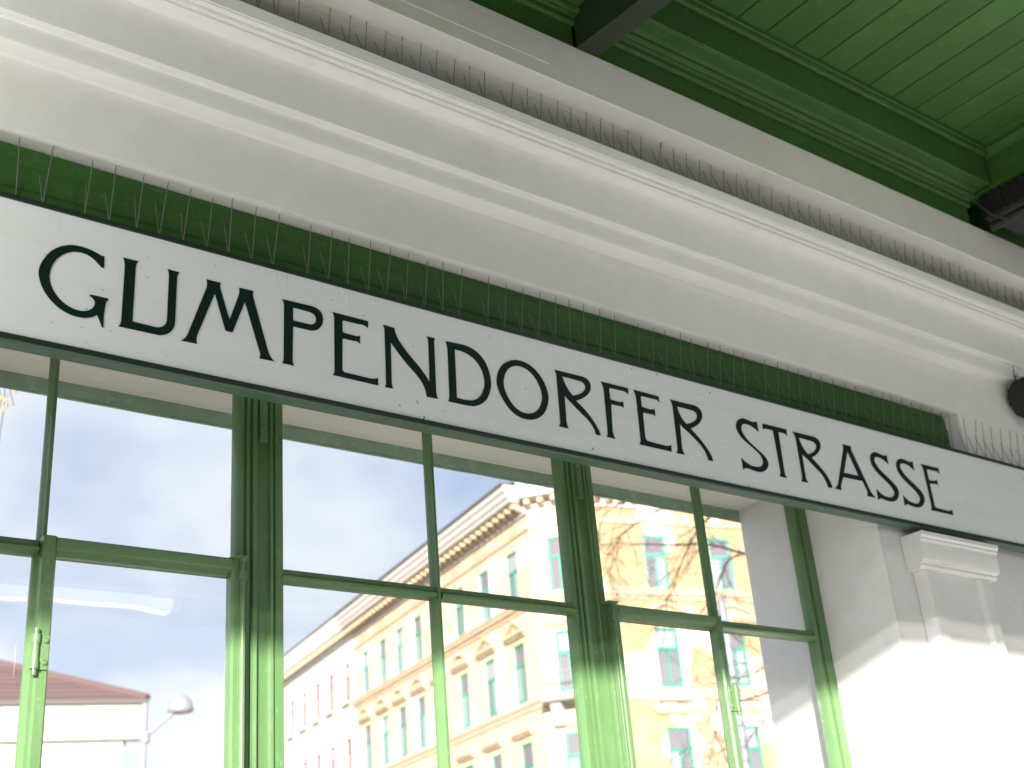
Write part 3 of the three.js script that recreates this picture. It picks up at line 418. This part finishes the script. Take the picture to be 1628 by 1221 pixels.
{
  const mL = facadeM(K1, D1, true), mR = facadeM(K2, D2, false), mC = facadeM(K1, DK, false), LW = 20.45, LC = K2.distanceTo(K1), RW = 22;
  const rows = [[14.25, 16.5], [10.45, 12.75], [6.6, 8.95], [2.8, 5.1]];
  const colsL = [1.7, 4.4, 7.05, 9.45, 11.85, 14.2, 16.5, 18.95].map((s) => -s), colsR = [3.3, 6.3, 9.3, 12.3, 15.3];
  const holes = (cols, w) => cols.flatMap((x) => rows.map(([a, c]) => rect(x - w / 2, x + w / 2, a, c)));
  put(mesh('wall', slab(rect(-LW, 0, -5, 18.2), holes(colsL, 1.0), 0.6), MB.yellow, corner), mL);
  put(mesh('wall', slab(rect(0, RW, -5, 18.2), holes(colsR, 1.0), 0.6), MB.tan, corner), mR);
  put(mesh('wall', slab(rect(0, LC, -5, 18.2), holes([LC / 2 + 0.15], 0.95), 0.6), MB.yellow, corner), mC);
  let v = 0;
  for (const [i, s] of colsL.entries()) rows.forEach(([a, c], r) => { facadeWindow(corner, mL, s, a, c, 1.0, r === 1 && i < 2 ? MB.teal : (i + r) % 2 ? MB.paleTeal : MB.teal, v++); if (r === 1) pediment(corner, mL, s, c + 0.32, 1.75, i < 2 ? 'triangle' : 'arch'); if (r >= 2) pediment(corner, mL, s, c + 0.35, 1.6, 'flat'); });
  for (const s of colsR) rows.forEach(([a, c], r) => { facadeWindow(corner, mR, s, a, c, 1.0, r === 0 ? MB.paleTeal : MB.teal, v++); if (r === 1) pediment(corner, mR, s, c + 0.35, 2.6, 'triangle'); if (r >= 2) pediment(corner, mR, s, c + 0.6, 2.0, 'flat'); });
  rows.forEach(([a, c], r) => { facadeWindow(corner, mC, LC / 2 + 0.15, a, c, 0.95, MB.teal, v++); if (r >= 1) pediment(corner, mC, LC / 2 + 0.1, c + 0.3, 1.5, 'flat'); });
  // string courses and eaves cornice, each façade its own length
  for (const [m, a, c] of [[mL, -LW, 0.1], [mC, -0.08, LC + 0.08], [mR, -0.1, RW]]) {
    put(mesh('string_course', runX([[0.001, 13.85], [0.08, 13.85], [0.1, 13.95], [0.22, 14.02], [0.24, 14.14], [0.3, 14.17], [0.3, 14.24], [0.001, 14.24]], a, c), MB.trim, corner), m);
    put(mesh('string_course', runX([[0.001, 10.0], [0.06, 10.0], [0.12, 10.2], [0.18, 10.22], [0.18, 10.34], [0.001, 10.34]], a, c), MB.trim, corner), m);
    put(mesh('string_course', runX([[0.001, 6.2], [0.1, 6.2], [0.18, 6.36], [0.18, 6.48], [0.001, 6.48]], a, c), MB.trim, corner), m);
    put(mesh('frieze_band', B(a, c, 16.95, 17.1, 0.001, 0.09), MB.trim, corner), m);
    put(mesh('eaves', runX([[0.001, 17.6], [0.12, 17.6], [0.14, 17.75], [0.14, 18.02], [0.78, 18.05], [0.82, 18.2], [0.9, 18.24], [0.93, 18.45], [1.02, 18.5], [1.02, 18.72], [0.001, 18.74]], a, c), MB.eave, corner), m);
    put(mesh('gutter', B(a, c, 18.73, 18.84, 0.85, 1.1), MB.roofDark, corner), m);
    const n = Math.max(1, Math.round((c - a) / 0.56));
    for (let i = 0; i < n; i++) { const x = a + (i + 0.5) * (c - a) / n; put(mesh('modillion', [B(x - 0.1, x + 0.1, 17.82, 18.03, 0.14, 0.62), B(x - 0.1, x + 0.1, 17.74, 17.82, 0.14, 0.36)], MB.trim, corner), m); }
  }
  for (const x of colsL) { const pn = mesh('attic_panel', B(x - 0.75, x + 0.75, 17.15, 17.5, 0.001, 0.05), MB.trim, corner); put(pn, mL); }
  for (const s of colsR) put(mesh('balustrade', [B(s - 0.75, s + 0.75, 9.92, 9.99, 0.001, 0.25), ...[-0.55, -0.33, -0.11, 0.11, 0.33, 0.55].map((d) => B(s + d - 0.06, s + d + 0.06, 10.0, 10.38, 0.2, 0.26))], MB.trim, corner), mR);
  // balcony on the cut corner
  const bc = part('balcony', corner); mesh('slab', B(0.15, LC - 0.05, 9.98, 10.16, 0.19, 1.0), MB.iron, bc);
  for (let i = 0; i < 12; i++) mesh('baluster', B(0.2 + i * (LC - 0.4) / 11 - 0.012, 0.2 + i * (LC - 0.4) / 11 + 0.012, 10.16, 11.0, 0.95, 0.98), MB.iron, bc);
  mesh('handrail', B(0.16, LC - 0.06, 11.0, 11.05, 0.93, 1.0), MB.iron, bc); mesh('corbel', runX([[0.19, 9.2], [0.35, 9.2], [0.5, 9.5], [0.8, 9.97], [0.19, 9.97]], 0.45, 0.85), MB.eave, bc); put(bc, mC);
  // hipped roof behind the eaves
  const rf = new THREE.BufferGeometry(), P = (m, x, y, z) => new THREE.Vector3(x, y, z).applyMatrix4(m).toArray();
  const a = P(mL, -LW, 18.8, 0.9), b2 = P(mL, 0, 18.8, 0.9), c2 = P(mR, 0, 18.8, 0.9), d2 = P(mR, RW, 18.8, 0.9), e = P(mL, -LW, 20.6, -7), f = P(mL, -8, 20.6, -7), h = P(mR, RW, 20.6, -7);
  rf.setAttribute('position', new THREE.Float32BufferAttribute([...a, ...b2, ...f, ...a, ...f, ...e, ...b2, ...c2, ...f, ...c2, ...d2, ...h, ...c2, ...h, ...f, ...e, ...f, ...h], 3)); rf.computeVertexNormals();
  mesh('roof', rf, MB.roofDark, corner);
}
const whiteHouse = thing('white_building', 'plain white house with narrow dark red windows adjoining the yellow corner house', 'building');
{
  const m = facadeM(K1, D1, true), a = -40.2, c = -20.47, rows = [[14.45, 16.5], [10.6, 12.6], [6.7, 8.7], [2.9, 4.9]], cols = [21.8, 24.5, 26.9, 29.35, 31.75, 34.2, 36.6].map((s) => -s);
  put(mesh('wall', slab(rect(a, c, -5, 18.1), cols.flatMap((x) => rows.map(([p, q]) => rect(x - 0.45, x + 0.45, p, q))), 0.6), MB.white, whiteHouse), m);
  let v = 3; for (const x of cols) rows.forEach(([p, q], r) => { facadeWindow(whiteHouse, m, x, p, q, 0.9, MB.maroon, v++); put(mesh('window_sill', B(x - 0.6, x + 0.6, p - 0.14, p - 0.02, 0.001, 0.22), MB.trim, whiteHouse), m); if (r === 1) pediment(whiteHouse, m, x, q + 0.4, 1.5, 'arch', 0.09, MB.white); });
  put(mesh('eaves', runX([[0.001, 17.7], [0.14, 17.75], [0.14, 18.02], [0.7, 18.05], [0.8, 18.3], [0.95, 18.5], [0.95, 18.75], [0.001, 18.77]], a, c), MB.white, whiteHouse), m);
  put(mesh('gutter', B(a, c, 18.77, 18.86, 0.8, 1.02), MB.roofDark, whiteHouse), m);
  for (let i = 0; i < 36; i++) { const x = a + (i + 0.5) * (c - a) / 36; put(mesh('modillion', B(x - 0.1, x + 0.1, 17.82, 18.03, 0.14, 0.6), MB.trim, whiteHouse), m); }
  put(mesh('roof', runX([[0.8, 18.86], [-7, 20.6], [-7, 18.0], [0.0, 18.0]], a, c), MB.roofDark, whiteHouse), m);
}
{ // low house with red tiled hip roof
  const h = thing('red_roof_house', 'low white house with a red tiled hip roof behind the street lamp', 'house');
  const hw = std({ map: plasterCol([0.74, 0.72, 0.69], [0.15, 0.2, 0.25], 27), roughness: 0.9 }); const pr = atDist(196, 1172, 40), pl = atDist(-446, 1132, 40.6), dir = pr.clone().sub(pl).setY(0).normalize(), m = facadeM(pr, dir, false), L = 34;
  put(mesh('wall', B(-L, 0, -5, 8.35, -12, 0), hw, h), m);
  put(mesh('eaves', runX([[-0.2, 8.36], [0.2, 8.36], [0.45, 8.75], [0.5, 8.8], [0.5, 9.05], [0.62, 9.08], [0.62, 9.3], [-0.2, 9.3]], -L, 0.5), hw, h), m);
  put(mesh('gutter', B(-L, 0.62, 9.3, 9.42, 0.4, 0.75), MB.roofDark, h), m);
  const y0 = 9.42, rise = 0.47, n = 16;                               // courses of tiles up the slope, hip at the right end
  for (let i = 0; i < n; i++) { const z0 = 0.62 - i * 0.5, z1 = z0 - 0.52, yy = y0 + i * 0.5 * rise, x1 = 0.55 - i * 0.5; put(mesh('tile_course', runX([[z0, yy - 0.02], [z0, yy + 0.07], [z1, yy + 0.52 * rise + 0.02], [z1, yy + 0.52 * rise - 0.08]], -L, x1), i % 3 ? MB.tile : MB.tile2, h), m); }
  const hip = new THREE.BufferGeometry(); hip.setAttribute('position', new THREE.Float32BufferAttribute([0.6, y0, 0.6, 0.6, y0, -16, -7.4, y0 + 3.76, -7.4], 3)); hip.computeVertexNormals(); put(mesh('roof_hip', hip, MB.tile2, h), m);
  put(mesh('hip_ridge', rod(new THREE.Vector3(0.6, y0 + 0.06, 0.6), new THREE.Vector3(-7.4, y0 + 3.8, -7.4), 0.13, 0.13, 8), MB.tile, h), m);
}
{ // street lamp
  const l = thing('street_lamp', 'white street lamp with a dome head on a slanted arm', 'street lamp');
  const top = atDist(231, 1119, 25), foot = new THREE.Vector3(top.x, -5, top.z), j = atDist(231, 1172, 25), e = atDist(277, 1132, 25), c = atDist(287, 1131, 25);
  mesh('post', rod(foot, top, 0.075, 0.05, 14), MB.lampGrey, l); mesh('arm', rod(j, e, 0.034, 0.034, 10), MB.lampGrey, l);
  mesh('joint', rod(j.clone().add(new THREE.Vector3(0, -0.1, 0)), j.clone().add(new THREE.Vector3(0, 0.08, 0)), 0.085, 0.085, 14), MB.lampGrey, l);
  mesh('dome', new THREE.LatheGeometry([[0.24, 0], [0.245, 0.02], [0.232, 0.1], [0.19, 0.2], [0.12, 0.275], [0.04, 0.305], [0.0, 0.308]].map((p) => new THREE.Vector2(...p)), 28).translate(c.x, c.y, c.z), MB.lampGrey, l);
  mesh('lens', new THREE.CylinderGeometry(0.235, 0.2, 0.03, 28).translate(c.x, c.y - 0.006, c.z), MB.eave, l);
}
{ // plain mast with rounded top
  const t = atDist(1145, 947, 25), l = thing('street_mast', 'grey round capped mast standing before the yellow facade', 'mast');
  mesh('pole', rod(new THREE.Vector3(t.x, -5, t.z), new THREE.Vector3(t.x, t.y - 0.33, t.z), 0.115, 0.1, 18), MB.pole, l);
  mesh('cap', new THREE.LatheGeometry([[0.1, 0], [0.1, 0.04], [0.085, 0.05], [0.085, 0.22], [0.075, 0.29], [0.045, 0.33], [0, 0.34]].map((p) => new THREE.Vector2(...p)), 20).translate(t.x, t.y - 0.34, t.z), MB.pole, l);
}
{ // bare street tree, trunk hidden by the wall, limbs reaching across the window
  const D = 15, tr = thing('bare_tree', 'leafless street tree reaching across the yellow facade', 'tree');
  const base = atDist(1430, 1000, D); base.y = -5;
  const W = (list) => list.map(([x, y, k]) => atDist(x, y, D + (k || 0)));
  const top = new THREE.Vector3(base.x + 0.3, 9, base.z);
  mesh('trunk', new THREE.TubeGeometry(new THREE.CatmullRomCurve3([base, new THREE.Vector3(base.x + 0.1, 0, base.z + 0.1), new THREE.Vector3(base.x, 4, base.z), top]), 20, 0.16, 10), MB.bark, tr);
  const limbs = [
    [[1430, 930], [1310, 897], [1255, 884, 0.2], [1185, 880, 0.3], [1130, 866, 0.3], [1060, 866, 0.2], [980, 864, 0.1]],
    [[1185, 880, 0.3], [1165, 886, 0.3], [1150, 905, 0.4], [1141, 930, 0.4], [1136, 955, 0.5], [1128, 985, 0.6]],
    [[1310, 780], [1200, 800, 0.3], [1128, 822, 0.4], [1098, 862, 0.4], [1080, 905, 0.4], [1068, 940, 0.4], [1045, 966, 0.4]],
    [[1430, 1010], [1300, 1040], [1225, 1056, 0.2], [1190, 1075, 0.2], [1150, 1078, 0.3]],
    [[1430, 1060], [1300, 1085], [1230, 1100, 0.2], [1185, 1112, 0.3], [1155, 1120, 0.3]],
    [[1430, 1120], [1300, 1120], [1228, 1142, 0.2], [1205, 1158, 0.2], [1180, 1188, 0.2]],
    [[1155, 1080, 0.3], [1142, 1110, 0.3], [1136, 1160, 0.3], [1126, 1225, 0.3]],
    [[1430, 700], [1290, 740], [1130, 780, 0.2], [1040, 815, 0.4], [990, 850, 0.4], [960, 895, 0.4]],
    [[1430, 640], [1250, 720], [1100, 760, 0.5], [1010, 790, 0.5], [965, 815, 0.5], [948, 850, 0.5]],
  ];
  const twigs = [], R0 = [0.034, 0.015, 0.019, 0.02, 0.022, 0.018, 0.011, 0.019, 0.019];
  limbs.forEach((L, i) => {
    const c = new THREE.CatmullRomCurve3(W(L)), n = 26, gs = [];
    for (let k = 0; k < n; k++) gs.push(rod(c.getPoint(k / n), c.getPoint((k + 1) / n + 0.004 * (k < n - 1)), R0[i] * (1 - 0.8 * k / n), R0[i] * (1 - 0.8 * (k + 1) / n), 6));
    mesh('branch', gs, MB.bark, tr);
    const grow = (p, d, len, r, depth) => {
      let q = p.clone(); const steps = 4;
      for (let s = 0; s < steps; s++) { d = d.clone().add(new THREE.Vector3(rr(-0.28, 0.28), rr(-0.28, 0.2), rr(-0.28, 0.28))).normalize(); const q2 = q.clone().addScaledVector(d, len / steps); twigs.push(rod(q, q2, r * (1 - s / steps * 0.5), r * (1 - (s + 1) / steps * 0.5), 4)); q = q2; if (depth && rnd() < 0.75) grow(q, d.clone().add(new THREE.Vector3(rr(-0.9, 0.9), rr(-0.9, 0.7), rr(-0.9, 0.9))).normalize(), len * 0.55, r * 0.6, depth - 1); }
    };
    for (let k = 0; k < (i < 3 || i > 6 ? 13 : 7); k++) { const t = rr(0.3, 1), p = c.getPoint(t), d = c.getTangent(t).add(new THREE.Vector3(rr(-0.9, 0.9), rr(-1, 0.8), rr(-0.9, 0.9))).normalize(); grow(p, d, rr(0.3, 0.85), 0.0055, 2); }
  });
  const tw = mesh('twigs', twigs, MB.bark, tr); tw.userData.kind = 'stuff';
}
{ // hanging twig with a few yellow leaves
  const t = thing('leafy_twig', 'thin hanging twig with a few yellowed leaves under the lintel', 'twig');
  const D = 7, Wp = (l) => new THREE.CatmullRomCurve3(l.map(([x, y]) => atDist(x, y, D)));
  const gs = []; for (const l of [[[10, 480], [8, 600], [7, 640], [4, 665], [0, 690], [-6, 760]], [[22, 480], [14, 610], [19, 632], [22, 645]], [[-14, 480], [0, 625], [3, 635], [-2, 650]]]) gs.push(new THREE.TubeGeometry(Wp(l), 20, 0.0022, 4));
  mesh('stem', gs, MB.bark, t);
  for (const [x, y, s, a] of [[25, 620, 1.25, 0.1], [12, 629, 1, 0.6], [7, 636, 1, -0.3], [12, 643, 0.9, 0.3], [7, 648, 0.9, 0], [4, 654, 0.8, 0.9], [1, 633, 1, -0.5], [20, 640, 0.6, 0.2]]) {
    const p = atDist(x, y, D), g = new THREE.SphereGeometry(0.016 * s, 8, 6).scale(0.62, 1.05, 0.12).rotateZ(a).rotateY(a * 2); mesh('leaf', g.translate(p.x, p.y, p.z), MB.leaf, t);
  }
}

renderer.render(scene, camera);
